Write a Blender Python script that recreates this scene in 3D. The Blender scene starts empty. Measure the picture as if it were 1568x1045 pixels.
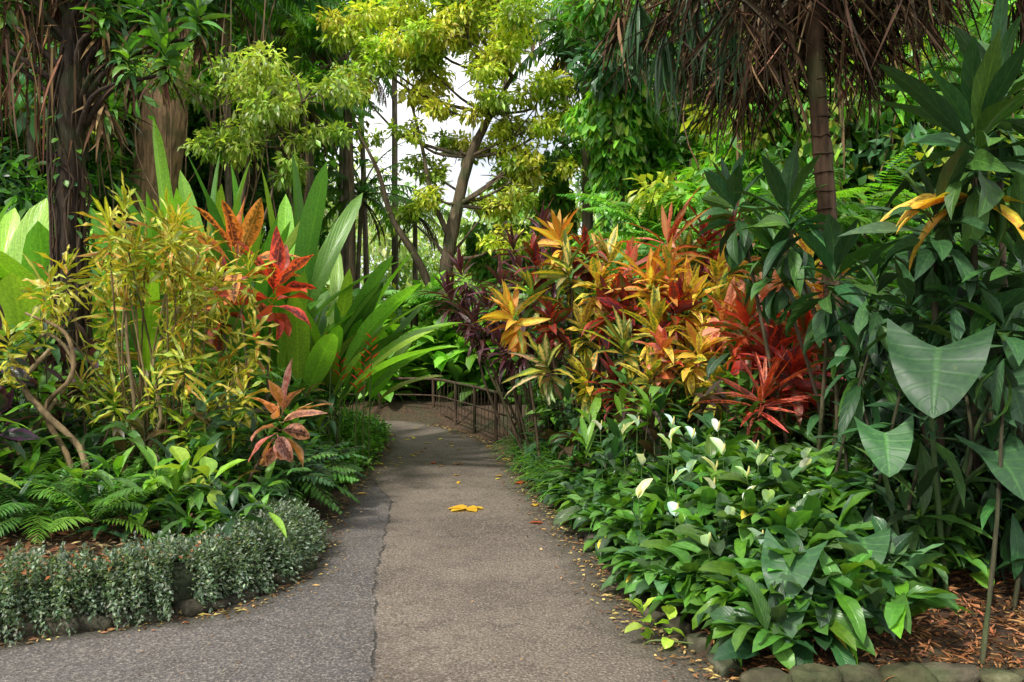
import bpy, math, numpy as np
R=np.random.default_rng(11)
GOLD=2.39996
def nrm(a): return a/np.maximum(np.linalg.norm(a,axis=-1,keepdims=True),1e-9)
def A(*v): return np.array(v,float)
scene=bpy.context.scene

# ------------------------------------------------------------------ materials
MATS=[]
def N_(nt,t,**kw):
    n=nt.nodes.new(t)
    for k,v in kw.items(): setattr(n,k,v)
    return n
def math_(nt,op,a,b=None,clamp=False):
    n=nt.nodes.new('ShaderNodeMath'); n.operation=op; n.use_clamp=clamp
    for i,x in enumerate((a,b)):
        if x is None: continue
        if isinstance(x,(int,float)): n.inputs[i].default_value=x
        else: nt.links.new(x,n.inputs[i])
    return n.outputs[0]
def mix_(nt,fac,a,b,blend='MIX'):
    n=nt.nodes.new('ShaderNodeMixRGB'); n.blend_type=blend
    for i,x in enumerate((fac,a,b)):
        if isinstance(x,(int,float)): n.inputs[i].default_value=x
        elif isinstance(x,tuple): n.inputs[i].default_value=(*x,1)
        else: nt.links.new(x,n.inputs[i])
    return n.outputs[0]
def noise_(nt,scale,detail=4,vec=None,rough=.55):
    n=nt.nodes.new('ShaderNodeTexNoise'); n.inputs['Scale'].default_value=scale
    n.inputs['Detail'].default_value=detail; n.inputs['Roughness'].default_value=rough
    if vec is not None: nt.links.new(vec,n.inputs['Vector'])
    return n.outputs['Fac']
def ramp_(nt,fac,lo,hi):
    n=nt.nodes.new('ShaderNodeMapRange'); n.clamp=True
    n.inputs['From Min'].default_value=lo; n.inputs['From Max'].default_value=hi
    nt.links.new(fac,n.inputs['Value']); return n.outputs['Result']
def newmat(name):
    m=bpy.data.materials.new(name); m.use_nodes=True; nt=m.node_tree; nt.nodes.clear()
    return m,nt
def leafmat(name,rough=.38,transl=.3,vein=.35,varieg=0.0,veinfreq=14,spec=.5,simple=False):
    m,nt=newmat(name); L=nt.links
    out=N_(nt,'ShaderNodeOutputMaterial')
    c1=N_(nt,'ShaderNodeAttribute',attribute_name='col').outputs['Color']
    if simple:   # light matte leaf: diffuse + translucent with a thin sheen
        col=c1; p=N_(nt,'ShaderNodeBsdfDiffuse'); L.new(col,p.inputs['Color'])
        if spec>.3:
            g=N_(nt,'ShaderNodeBsdfGlossy'); g.inputs['Roughness'].default_value=rough; g.inputs['Color'].default_value=(1,1,1,1)
            q=N_(nt,'ShaderNodeMixShader'); q.inputs[0].default_value=.05; L.new(p.outputs[0],q.inputs[1]); L.new(g.outputs[0],q.inputs[2]); p=q
    else:
        p=N_(nt,'ShaderNodeBsdfPrincipled'); p.inputs['Specular IOR Level'].default_value=spec
        luv=N_(nt,'ShaderNodeAttribute',attribute_name='luv').outputs['Vector']
        sep=N_(nt,'ShaderNodeSeparateXYZ'); L.new(luv,sep.inputs[0])
        au=math_(nt,'ABSOLUTE',sep.outputs[0]); v=sep.outputs[1]
        c2=N_(nt,'ShaderNodeAttribute',attribute_name='col2').outputs['Color']
        geo=N_(nt,'ShaderNodeNewGeometry').outputs['Position']
        nz2=noise_(nt,38,2,geo,.6)
        col=c1
        if varieg>0:
            f=math_(nt,'ADD',math_(nt,'MULTIPLY',au,.5),nz2)
            f=math_(nt,'MULTIPLY',ramp_(nt,f,.58,.86),varieg)
            col=mix_(nt,f,c1,c2)
            mid=ramp_(nt,au,.0,.12)
            col=mix_(nt,math_(nt,'MULTIPLY',math_(nt,'SUBTRACT',1.0,mid),.5),col,c2)
        vv=math_(nt,'SUBTRACT',math_(nt,'MULTIPLY',v,veinfreq*6.28),math_(nt,'MULTIPLY',au,veinfreq*1.6))
        s=ramp_(nt,math_(nt,'SINE',vv),.55,1.0)
        midr=math_(nt,'SUBTRACT',1.0,ramp_(nt,au,.03,.11))
        vf=math_(nt,'MULTIPLY',math_(nt,'MAXIMUM',midr,math_(nt,'MULTIPLY',s,.4)),vein)
        col=mix_(nt,vf,col,mix_(nt,1.0,col,(2.0,1.85,1.4),'MULTIPLY'))
        col=mix_(nt,ramp_(nt,nz2,.3,.7),mix_(nt,1.0,col,(.75,.77,.8),'MULTIPLY'),mix_(nt,1.0,col,(1.2,1.14,1.0),'MULTIPLY'))
        col=mix_(nt,math_(nt,'MULTIPLY',ramp_(nt,nz2,.72,.77),.5),col,(.16,.10,.03))
        L.new(math_(nt,'ADD',rough-.08,math_(nt,'MULTIPLY',nz2,.2)),p.inputs['Roughness'])
        bh=math_(nt,'ADD',math_(nt,'MULTIPLY',s,-.6),math_(nt,'MULTIPLY',midr,-1.0))
        b=N_(nt,'ShaderNodeBump'); b.inputs['Strength'].default_value=.4; b.inputs['Distance'].default_value=.006
        L.new(bh,b.inputs['Height']); L.new(b.outputs[0],p.inputs['Normal'])
        L.new(col,p.inputs['Base Color'])
    if transl>0:
        t=N_(nt,'ShaderNodeBsdfTranslucent')
        L.new(mix_(nt,1.0,col,(1.55,1.6,.6),'MULTIPLY'),t.inputs['Color'])
        mx=N_(nt,'ShaderNodeMixShader'); mx.inputs[0].default_value=transl
        L.new(p.outputs[0],mx.inputs[1]); L.new(t.outputs[0],mx.inputs[2]); L.new(mx.outputs[0],out.inputs[0])
    else: L.new(p.outputs[0],out.inputs[0])
    MATS.append(m); return len(MATS)-1
LEAF=leafmat('glossy_leaf',rough=.34,transl=.3)
VAR=leafmat('variegated_leaf',rough=.34,varieg=1.0,vein=.2,transl=.28)
SOFT=leafmat('canopy_leaf',rough=.4,transl=.38,spec=.35,simple=True)
DRY=leafmat('dry_leaf',transl=0,spec=.15,simple=True)
WAXY=leafmat('waxy_leaf',rough=.46,transl=.06,vein=.7,veinfreq=6,spec=.35)
def barkmat(name,sc=(14,14,2.2),rough=.9,bump=.03):
    m,nt=newmat(name); L=nt.links; out=N_(nt,'ShaderNodeOutputMaterial')
    c1=N_(nt,'ShaderNodeAttribute',attribute_name='col').outputs['Color']
    geo=N_(nt,'ShaderNodeNewGeometry').outputs['Position']
    mp=N_(nt,'ShaderNodeMapping'); mp.inputs['Scale'].default_value=sc; L.new(geo,mp.inputs[0])
    n1=noise_(nt,1,4,mp.outputs[0],.65); n2=noise_(nt,2.2,2,geo)
    col=mix_(nt,ramp_(nt,n1,.3,.7),mix_(nt,1.0,c1,(.3,.28,.26),'MULTIPLY'),mix_(nt,1.0,c1,(1.6,1.5,1.35),'MULTIPLY'))
    col=mix_(nt,math_(nt,'MULTIPLY',ramp_(nt,n2,.52,.66),.5),col,(.05,.075,.025))
    col=mix_(nt,math_(nt,'MULTIPLY',ramp_(nt,n1,.62,.72),.25),col,(.22,.20,.16))
    p=N_(nt,'ShaderNodeBsdfPrincipled'); L.new(col,p.inputs['Base Color']); p.inputs['Roughness'].default_value=rough; p.inputs['Specular IOR Level'].default_value=.2
    b=N_(nt,'ShaderNodeBump'); b.inputs['Strength'].default_value=.9; b.inputs['Distance'].default_value=bump
    L.new(n1,b.inputs['Height']); L.new(b.outputs[0],p.inputs['Normal'])
    L.new(p.outputs[0],out.inputs[0]); MATS.append(m); return len(MATS)-1
BARK=barkmat('bark')
ROCK=barkmat('mossy_rock',sc=(9,9,9),bump=.03)

# ------------------------------------------------------------------ mesh builder
class MB:
    def __init__(s): s.v=[];s.f=[];s.c=[];s.c2=[];s.uv=[];s.m=[];s.n=0
    def add(s,v,f,c,c2,uv,mat):
        s.v.append(v.reshape(-1,3)); s.f.append(f.reshape(-1,4)+s.n); s.c.append(c.reshape(-1,3)); s.c2.append(c2.reshape(-1,3))
        s.uv.append(uv.reshape(-1,3)); s.m.append(np.full(f.size//4,mat)); s.n+=v.size//3
    def build(s,name,parent=None):
        v=np.concatenate(s.v).astype(np.float32); f=np.concatenate(s.f).astype(np.int32)
        me=bpy.data.meshes.new(name); me.vertices.add(len(v)); me.vertices.foreach_set('co',v.ravel())
        me.loops.add(f.size); me.loops.foreach_set('vertex_index',f.ravel())
        me.polygons.add(len(f)); me.polygons.foreach_set('loop_start',np.arange(0,f.size,4,dtype=np.int32))
        me.polygons.foreach_set('material_index',np.concatenate(s.m).astype(np.int32))
        me.polygons.foreach_set('use_smooth',np.ones(len(f),bool))
        for m in MATS: me.materials.append(m)
        for nm,arr in (('col',s.c),('col2',s.c2)):
            a=me.attributes.new(nm,'FLOAT_COLOR','POINT'); cc=np.concatenate(arr)
            a.data.foreach_set('color',np.concatenate([cc,np.ones((len(cc),1))],1).astype(np.float32).ravel())
        a=me.attributes.new('luv','FLOAT_VECTOR','POINT'); a.data.foreach_set('vector',np.concatenate(s.uv).astype(np.float32).ravel())
        me.update(calc_edges=True)
        o=bpy.data.objects.new(name,me); scene.collection.objects.link(o)
        if parent: o.parent=parent
        return o
def jit(c,n,amt=.18,hue=.1):
    c=np.atleast_2d(np.asarray(c,float))
    if len(c)!=n: c=c[R.integers(0,len(c),n)]
    return np.clip(c*np.exp(R.normal(0,amt,(n,1)))*np.exp(R.normal(0,hue,(n,3))),0.002,.85)
def pf(kind,t,p):
    tt=np.clip((t-p)/(1-p),0,1)
    if kind=='lance': w=np.sin(np.pi*tt**.8)**.85
    elif kind=='oval': w=np.sin(np.pi*np.clip(tt,0,1)**.8)**.6
    elif kind=='paddle': w=np.minimum(np.sin(np.pi*np.clip(tt,0,1)**.85)**.5,1)
    elif kind=='strap': w=(1-tt**3)*(.55+.45*np.minimum(tt*5,1))
    elif kind=='heart': w=np.clip(1-tt,0,1)**.62*(1+.55*tt)*np.where(t<p-1e-6,0,1)
    elif kind=='rh': w=1-np.abs(2*tt-.9)
    w=np.where(t>=.999,.015,np.maximum(w,.05)); return w
def frame(d,roll=0):
    Z=A(0,0,1); side=np.cross(d,Z); l=np.linalg.norm(side,axis=1)
    bad=l<.08; a=R.uniform(0,6.28,bad.sum()); side[bad]=np.stack([np.cos(a),np.sin(a),0*a],1)
    side=nrm(side-d*(side*d).sum(1,keepdims=True)); up=np.cross(side,d)
    if np.any(np.asarray(roll)!=0):
        r=(R.normal(0,1,len(d))*roll)[:,None]; s2=side*np.cos(r)+up*np.sin(r); up=up*np.cos(r)-side*np.sin(r); side=s2
    return side,up
def bc(x,n): return np.broadcast_to(np.asarray(x,float),(n,)).copy()
def blades(B,base,d,L,W,droop=.6,nseg=4,prof='lance',fold=.3,wave=0.,col=(.05,.14,.02),col2=None,mat=0,nc=3,lobe=0.,roll=.25,petiole=0.,amt=.18,hue=.08):
    base=np.atleast_2d(np.asarray(base,float)); n=len(base)
    if n==0: return
    d=nrm(np.broadcast_to(np.asarray(d,float),(n,3)).copy()); L=bc(L,n);W=bc(W,n);droop=bc(droop,n)
    side,up=frame(d,roll)
    t=np.linspace(0,1,nseg+1); am=droop[:,None]*((np.arange(nseg)+.5)/nseg)[None]
    dirs=d[:,None]*np.cos(am)[...,None]-up[:,None]*np.sin(am)[...,None]
    pos=np.concatenate([np.zeros((n,1,3)),np.cumsum(dirs*(L/nseg)[:,None,None],1)],1)+base[:,None]
    an=droop[:,None]*t[None]; dn=d[:,None]*np.cos(an)[...,None]-up[:,None]*np.sin(an)[...,None]
    nv=up[:,None]*np.cos(an)[...,None]+d[:,None]*np.sin(an)[...,None]
    w=W[:,None]*pf(prof,t,petiole)[None]
    u=np.linspace(-1,1,nc); hw=w[:,:,None]*.5*np.abs(u)[None,None]
    ph=R.uniform(0,6.28,(n,1,1)); wv=0
    if wave>0: wv=wave*w[:,:,None]*np.abs(u)*np.sin(t[None,:,None]*R.uniform(9,16,(n,1,1))+ph+u[None,None]*2)
    V=pos[:,:,None]+side[:,None,None]*(np.sign(u)[None,None]*hw*math.cos(fold))[...,None]+nv[:,:,None]*(hw*math.sin(fold)+wv)[...,None]
    if lobe: 
        act=np.clip((t-petiole)/(1-petiole),0,1); m=np.where(t>=petiole-1e-6,1-act,0)
        V=V-dn[:,:,None]*(L[:,None,None]*(1-petiole)*lobe*(np.abs(u)**1.5)[None,None]*m[None,:,None])[...,None]
    K=(nseg+1)*nc; i,j=np.meshgrid(np.arange(nseg),np.arange(nc-1),indexing='ij'); a=(i*nc+j).ravel()
    F=np.stack([a,a+1,a+nc+1,a+nc],1)[None]+(np.arange(n)*K)[:,None,None]
    c=jit(col,n,amt,hue); c2=c*1.5 if col2 is None else jit(col2,n,amt,hue)
    C=np.repeat(c[:,None],K,1); C2=np.repeat(c2[:,None],K,1)
    UV=np.zeros((n,nseg+1,nc,3)); UV[...,0]=u; UV[...,1]=t[None,:,None]; UV[...,2]=R.uniform(0,1,(n,1,1))
    B.add(V,F,C,C2,UV,mat)
def tube(B,pts,rad,col=(.1,.07,.045),sides=9,mat=None,smooth=4,bumpy=.08):
    mat=BARK if mat is None else mat
    P=np.asarray(pts,float); rad=np.broadcast_to(np.asarray(rad,float),(len(P),))
    if smooth>1 and len(P)>2:
        Q=np.vstack([2*P[0]-P[1],P,2*P[-1]-P[-2]]); o=[];rr=[]
        for k in range(len(P)-1):
            p0,p1,p2,p3=Q[k:k+4]
            for s in np.arange(smooth)/smooth:
                o.append(.5*((2*p1)+(-p0+p2)*s+(2*p0-5*p1+4*p2-p3)*s*s+(-p0+3*p1-3*p2+p3)*s**3)); rr.append(rad[k]*(1-s)+rad[k+1]*s)
        o.append(P[-1]);rr.append(rad[-1]); P=np.array(o);rad=np.array(rr)
    T=nrm(np.gradient(P,axis=0)); ref=A(.31,.87,.1) if abs(T[0,2])>.5 else A(0,0,1)
    s=nrm(np.cross(T,ref)); u=np.cross(s,T); an=np.linspace(0,2*np.pi,sides,endpoint=False); n=len(P)
    r=rad[:,None]*(1+R.normal(0,bumpy,(n,sides)))
    V=P[:,None]+s[:,None]*(np.cos(an)*r)[...,None]+u[:,None]*(np.sin(an)*r)[...,None]
    i,j=np.meshgrid(np.arange(n-1),np.arange(sides),indexing='ij'); i=i.ravel();j=j.ravel();j2=(j+1)%sides
    F=np.stack([i*sides+j,i*sides+j2,(i+1)*sides+j2,(i+1)*sides+j],1)
    C=np.broadcast_to(np.asarray(col,float),(n*sides,3)).copy(); UV=np.zeros((n*sides,3)); UV[:,0]=.6
    B.add(V,F,C,C,UV,mat)
def rosette(B,c,n=22,L=.4,W=.06,e0=80,e1=-15,droop=(.3,1.0),axis=(0,0,1),col=(.05,.14,.02),col2=None,mat=1,prof='lance',nseg=5,fold=.35,wave=0.05,amt=.2,hue=.1,spread=.12,roll=.25,nc=3,petiole=0.):
    k=np.arange(n)/max(n-1,1); az=np.arange(n)*GOLD+R.uniform(0,6.28)+R.normal(0,.3,n)
    el=np.radians(e0+(e1-e0)*k**.9+R.normal(0,12,n)); ax=nrm(A(*axis)[None])[0]
    d=np.stack([np.cos(az)*np.cos(el),np.sin(az)*np.cos(el),np.sin(el)],1)+(ax-A(0,0,1))*.7
    base=A(*c)+ax*((1-k)*spread)[:,None]
    Ls=L*(.6+.4*np.sin(np.pi*np.clip(k+.15,0,1))**.5)*np.exp(R.normal(0,.16,n))
    blades(B,base,d,Ls,W*np.exp(R.normal(0,.14,n)),droop[0]+(droop[1]-droop[0])*k+R.normal(0,.22,n),nseg,prof,fold,wave,col,col2,mat,nc,0,roll,petiole,amt,hue)
def fronds(B,base,d,L,droop=1.,npin=24,pl=.3,pw=.03,sw=(1.35,.7),hang=.25,col=(.05,.14,.02),mat=0,start=.12,pseg=2,pdroop=.5,rw=.02,prof='strap',rcol=(.08,.12,.03),amt=.15):
    base=np.atleast_2d(np.asarray(base,float)); n=len(base); d=nrm(np.broadcast_to(np.asarray(d,float),(n,3)).copy())
    L=bc(L,n); droop=np.maximum(bc(droop,n),.05); side,up=frame(d,0.0)
    roll=R.normal(0,.15,n)[:,None]; side,up=side*np.cos(roll)+up*np.sin(roll),up*np.cos(roll)-side*np.sin(roll)
    t=np.linspace(start,.99,npin); th=droop[:,None]*t
    def at(t_):
        th=droop[:,None]*t_[None]
        return base[:,None]+(L/droop)[:,None,None]*(d[:,None]*np.sin(th)[...,None]-up[:,None]*(1-np.cos(th))[...,None])
    p=at(t); dn=d[:,None]*np.cos(th)[...,None]-up[:,None]*np.sin(th)[...,None]
    un=up[:,None]*np.cos(th)[...,None]+d[:,None]*np.sin(th)[...,None]
    s=np.linspace(0,1,npin); swp=(sw[0]+(sw[1]-sw[0])*s)[None,:,None]
    pL=pl*np.sin(np.pi*(.12+.82*s))[None]*np.ones((n,1)); c=jit(col,n,amt,.06)
    for sg in (-1,1):
        dd=sg*side[:,None]*np.sin(swp)+dn*np.cos(swp)-un*hang+R.normal(0,.07,(n,npin,3))
        blades(B,p.reshape(-1,3),dd.reshape(-1,3),pL.ravel()*R.uniform(.85,1.1,n*npin),pw,pdroop,pseg,prof,.2,0,np.repeat(c,npin,0),None,mat,3,0,.1,0,.08,.04)
    tt=np.linspace(0,1,9)
    for k in range(n): tube(B,at(tt)[k],np.linspace(rw,rw*.25,9),rcol,5,LEAF,1,0)
def clump(B,c,r,n,L=.2,W=.09,col=(.05,.14,.02),mat=None,nseg=2,prof='rh',droop=.5,shell=.55,amt=.32,down=.35):
    mat=SOFT if mat is None else mat
    q=nrm(R.normal(0,1,(n,3))); rr=(shell+(1-shell)*R.uniform(0,1,n))[:,None]*np.exp(R.normal(0,.15,(n,1))); r=np.broadcast_to(np.asarray(r,float),(3,))
    p=A(*c)+q*rr*r
    d=q*.7+R.normal(0,.55,(n,3))+A(0,0,-down)
    blades(B,p,d,L*np.exp(R.normal(0,.25,n)),W*np.exp(R.normal(0,.2,n)),droop,nseg,prof,.3,0,np.asarray(col)*math.exp(R.normal(0,.18)),None,mat,3,0,.5,0,amt,.08)
def rock(B,c,r,col=(.16,.14,.12),mat=None):
    nu,nv=14,9; th=np.linspace(0,np.pi,nv); ph=np.linspace(0,2*np.pi,nu,endpoint=False); T,Pp=np.meshgrid(th,ph,indexing='ij')
    q=np.stack([np.sin(T)*np.cos(Pp),np.sin(T)*np.sin(Pp),np.cos(T)],-1); s=np.zeros_like(T)
    for _ in range(8):
        k=R.normal(0,2.8,3); s+=.075*np.sin(q@k+R.uniform(0,6))
    V=A(*c)+np.sign(q)*np.abs(q)**.75*(1+s)[...,None]*np.asarray(r); i,j=np.meshgrid(np.arange(nv-1),np.arange(nu),indexing='ij');i=i.ravel();j=j.ravel();j2=(j+1)%nu
    F=np.stack([i*nu+j,(i+1)*nu+j,(i+1)*nu+j2,i*nu+j2],1); cc=jit(col,1,.2,.05)
    C=np.repeat(cc,nu*nv,0); B.add(V,F,C,C,np.full((nu*nv,3),.5),ROCK)

# ------------------------------------------------------------------ layout of the path
LY=[-6,0,3.2,3.6,3.98,4.33,5.0,5.9,6.96,8.86,10.8,12.0,12.2,12.35,12.45,14]
LX=[-9,-8,-6,-3.6,-2.56,-1.72,-1.41,-1.5,-1.62,-1.66,-1.75,-2.0,-2.3,-3.2,-9,-9]
RY=[-6,0,3.0,3.3,3.42,3.58,4.43,5.57,6.7,8.86,10.3,11.5,12.6,13.4,13.55,13.7]
RX=[6,5.2,3.9,3.0,1.25,.97,.70,.57,.40,.10,-.08,-.45,-1.0,-1.6,-2.2,-9]
xl=lambda y:np.interp(y,LY,LX)
xr=lambda y:np.interp(y,RY,RX)
def gh(x,y):
    x=np.asarray(x,float);y=np.asarray(y,float)
    out=np.maximum(xl(y)-x,x-xr(y))
    out=np.where(y>13.6,np.maximum(y-13.6,0)+.3,out); out=np.where((y<12.3)&(x<-2.5)&(x<xl(y)),np.minimum(out,(12.35-y)*1.0),out)
    s=np.clip((out-.03)/.9,0,1); h=.26*s*s*(3-2*s)
    h=h*np.where(x>0,np.clip((y-3.25)/1.3,.15,1),1)
    return np.where(out<=0.03,-.012,h)+.03*np.sin(x*2.3+1)*np.sin(y*1.9)*np.clip(out,0,1)
def ground():
    xs=np.unique(np.concatenate([np.linspace(-150,-14,18),np.arange(-14,12,.13),np.linspace(12,150,18)]))
    ys=np.unique(np.concatenate([np.linspace(-60,0,8),np.arange(0,20,.13),np.linspace(20,220,24)]))
    X,Y=np.meshgrid(xs,ys,indexing='ij'); Z=gh(X,Y)
    V=np.stack([X,Y,Z],-1).reshape(-1,3); ny=len(ys); i,j=np.meshgrid(np.arange(len(xs)-1),np.arange(ny-1),indexing='ij'); a=(i*ny+j).ravel()
    F=np.stack([a,a+ny,a+ny+1,a+1],1)
    me=bpy.data.meshes.new('ground'); me.from_pydata(V.tolist(),[],F.tolist()); me.polygons.foreach_set('use_smooth',np.ones(len(F),bool))
    o=bpy.data.objects.new('ground',me); scene.collection.objects.link(o)
    m,nt=newmat('soil_mulch'); L=nt.links; out=N_(nt,'ShaderNodeOutputMaterial'); geo=N_(nt,'ShaderNodeNewGeometry').outputs['Position']
    n1=noise_(nt,1.3,3,geo); n2=noise_(nt,28,5,geo,.7)
    c=mix_(nt,ramp_(nt,n2,.35,.68),(.018,.012,.008),(.12,.065,.03)); c=mix_(nt,math_(nt,'MULTIPLY',ramp_(nt,n1,.5,.68),.6),c,(.03,.045,.015))
    p=N_(nt,'ShaderNodeBsdfPrincipled'); L.new(c,p.inputs['Base Color']); p.inputs['Roughness'].default_value=.95
    b=N_(nt,'ShaderNodeBump'); b.inputs['Distance'].default_value=.03; L.new(n2,b.inputs['Height']); L.new(b.outputs[0],p.inputs['Normal'])
    L.new(p.outputs[0],out.inputs[0]); me.materials.append(m)
ground()
def path():
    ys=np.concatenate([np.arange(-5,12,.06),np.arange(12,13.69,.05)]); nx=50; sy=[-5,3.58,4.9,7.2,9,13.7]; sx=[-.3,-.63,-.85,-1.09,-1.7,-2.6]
    V=[];sd=[];ed=[]
    for y in ys:
        a=xl(y)+.02*math.sin(y*9)+.015*math.sin(y*23); b=xr(y)+.02*math.sin(y*7+1)+.015*math.sin(y*19)
        for k in range(nx+1):
            x=a+(b-a)*k/nx; V.append((x,y,.004*math.sin(x*1.7+y))); sd.append(x-np.interp(y,sy,sx)); ed.append(min(x-a,b-x))
    V=np.array(V); n=nx+1; i,j=np.meshgrid(np.arange(len(ys)-1),np.arange(nx),indexing='ij'); q=(i*n+j).ravel(); F=np.stack([q,q+1,q+n+1,q+n],1)
    me=bpy.data.meshes.new('path'); me.from_pydata(V.tolist(),[],F.tolist()); me.polygons.foreach_set('use_smooth',np.ones(len(F),bool))
    for nm,ar in (('sd',sd),('ed',ed)):
        a=me.attributes.new(nm,'FLOAT','POINT'); a.data.foreach_set('value',np.array(ar,np.float32))
    o=bpy.data.objects.new('path',me); scene.collection.objects.link(o); o.location.z=.006
    m,nt=newmat('asphalt'); L=nt.links; out=N_(nt,'ShaderNodeOutputMaterial'); geo=N_(nt,'ShaderNodeNewGeometry').outputs['Position']
    S=N_(nt,'ShaderNodeAttribute',attribute_name='sd').outputs['Fac']; E=N_(nt,'ShaderNodeAttribute',attribute_name='ed').outputs['Fac']
    n1=noise_(nt,.9,4,geo,.6); n2=noise_(nt,5,4,geo,.6); n3=noise_(nt,70,3,geo,.75); n4=noise_(nt,3.2,6,geo,.7)
    vo=N_(nt,'ShaderNodeTexVoronoi'); vo.inputs['Scale'].default_value=70; L.new(geo,vo.inputs['Vector'])
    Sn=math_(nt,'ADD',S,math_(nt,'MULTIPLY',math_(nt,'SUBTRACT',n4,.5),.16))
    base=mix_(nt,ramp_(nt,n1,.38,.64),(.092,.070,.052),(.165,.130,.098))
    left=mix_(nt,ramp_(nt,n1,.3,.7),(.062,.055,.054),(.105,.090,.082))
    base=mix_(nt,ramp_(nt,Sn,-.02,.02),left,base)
    base=mix_(nt,math_(nt,'MULTIPLY',ramp_(nt,n2,.48,.70),.5),base,(.052,.040,.031))
    base=mix_(nt,math_(nt,'MULTIPLY',ramp_(nt,n3,.52,.66),.6),base,(.34,.30,.25))
    base=mix_(nt,math_(nt,'MULTIPLY',ramp_(nt,n3,.47,.34),.7),base,(.017,.015,.012))
    edge=math_(nt,'SUBTRACT',1.0,ramp_(nt,math_(nt,'ADD',E,math_(nt,'MULTIPLY',n2,-.3)),-.08,.18))
    base=mix_(nt,math_(nt,'MULTIPLY',edge,.8),base,(.035,.032,.016))
    crack=math_(nt,'SUBTRACT',1.0,ramp_(nt,math_(nt,'ABSOLUTE',Sn),.003,.009))
    sp=N_(nt,'ShaderNodeSeparateXYZ'); L.new(geo,sp.inputs[0])
    yy=math_(nt,'ADD',math_(nt,'MULTIPLY',sp.outputs[1],.55),math_(nt,'MULTIPLY',n4,.35)); fr=math_(nt,'ABSOLUTE',math_(nt,'SUBTRACT',math_(nt,'FRACT',yy),.5))
    cr2=math_(nt,'MULTIPLY',math_(nt,'SUBTRACT',1.0,ramp_(nt,fr,.002,.007)),.35)
    crack=math_(nt,'MULTIPLY',math_(nt,'MAXIMUM',crack,cr2),ramp_(nt,n2,.38,.52))
    base=mix_(nt,math_(nt,'MULTIPLY',crack,.8),base,(.02,.017,.013))
    p=N_(nt,'ShaderNodeBsdfPrincipled'); L.new(base,p.inputs['Base Color']); p.inputs['Roughness'].default_value=.82
    h=math_(nt,'SUBTRACT',math_(nt,'ADD',math_(nt,'MULTIPLY',vo.outputs['Distance'],.7),n3),math_(nt,'MULTIPLY',crack,2.0))
    b=N_(nt,'ShaderNodeBump'); b.inputs['Distance'].default_value=.009; b.inputs['Strength'].default_value=.85; L.new(h,b.inputs['Height']); L.new(b.outputs[0],p.inputs['Normal'])
    L.new(p.outputs[0],out.inputs[0]); me.materials.append(m)
path()

# ------------------------------------------------------------------ colours
BR=A(.16,.38,.035); MID=A(.07,.19,.03); DK=A(.020,.060,.020); YG=A(.36,.42,.04); LIME=A(.29,.46,.05)
RED=A(.42,.035,.02); ORG=A(.60,.21,.045); YEL=A(.76,.55,.07); PUR=A(.045,.016,.028); SAL=A(.62,.28,.19)
GRN=A(.08,.16,.03)

def stem(B,c,foot,r=.015,col=(.09,.07,.045)):
    c=A(*c); f=A(foot[0],foot[1],float(gh(foot[0],foot[1]))-.03); m=(c+f)/2+A(*R.normal(0,.07,2),0)*1
    tube(B,[f,m,c+A(0,0,.05)],[r*1.3,r*1.0,r*.8],col,6,BARK,4,.05)
def shrub(name,heads,foot,foff=.25,**kw):
    B=MB()
    for h in heads:
        c=h[:3]; k=dict(kw); 
        if len(h)>3: k.update(h[3])
        fx=foot[0]+(c[0]-foot[0])*.35+R.normal(0,foff*.4); fy=foot[1]+(c[1]-foot[1])*.35+R.normal(0,foff*.4)
        stem(B,c,(fx,fy)); ax=nrm(A(c[0]-foot[0]+R.normal(0,.15),c[1]-foot[1]-.15,max(c[2],.6)*1.2)[None])[0]
        rosette(B,c,axis=ax,**k)
    return B.build(name)

# ---------------- right bed: coloured ti / croton shrubs
def M(a,b,**k): return dict(col=np.atleast_2d(a),col2=b,**k)
pYO=lambda **k:M(np.array([YEL,YEL*.9,ORG,GRN*1.6]),ORG*A(1,1.3,1),**k)
pYG=lambda **k:M(np.array([YEL,A(.66,.56,.18),GRN*1.5,YEL*.8]),GRN,**k)
pGY=lambda **k:M(np.array([GRN,GRN*1.8,GRN*.7,A(.3,.25,.05)]),YEL*.8,**k)
pOG=lambda **k:M(np.array([ORG,SAL,YEL*.8,A(.4,.12,.04),GRN*1.3]),YEL,**k)
pRO=lambda **k:M(np.array([RED,ORG,A(.22,.05,.03),SAL]),SAL,**k)
pPK=lambda **k:M(np.array([SAL,A(.7,.48,.33),RED*1.1,ORG]),A(.6,.15,.1),**k)
pDK=lambda **k:M(np.array([PUR,GRN*.5,A(.10,.03,.03)]),RED*.6,**k)
cr=dict(n=29,L=.38,W=.085,mat=VAR,droop=(.2,1.4),e0=82,e1=-45,spread=.28,wave=.12,roll=.5,amt=.32,nseg=6)
shrub('yellow_orange_croton',[(.56,8.5,2.3,pYO()),(.62,8.2,1.95,pYG()),(.10,8.0,1.5,pYO()),
  (.28,8.2,1.75,pYG()),(.41,7.6,1.05,M(np.array([YEL,A(.75,.65,.35),SAL]),GRN)),(.95,7.9,1.55,pDK()),(.75,8.1,1.35,pGY(L=.3)),(.85,8.0,1.8,pOG(L=.32)),(.45,8.1,1.45,pDK(L=.3)),(.78,8.3,2.15,pDK(L=.3)),(.3,8.3,2.05,pDK(L=.3))],(.9,8.3),**cr)
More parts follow.
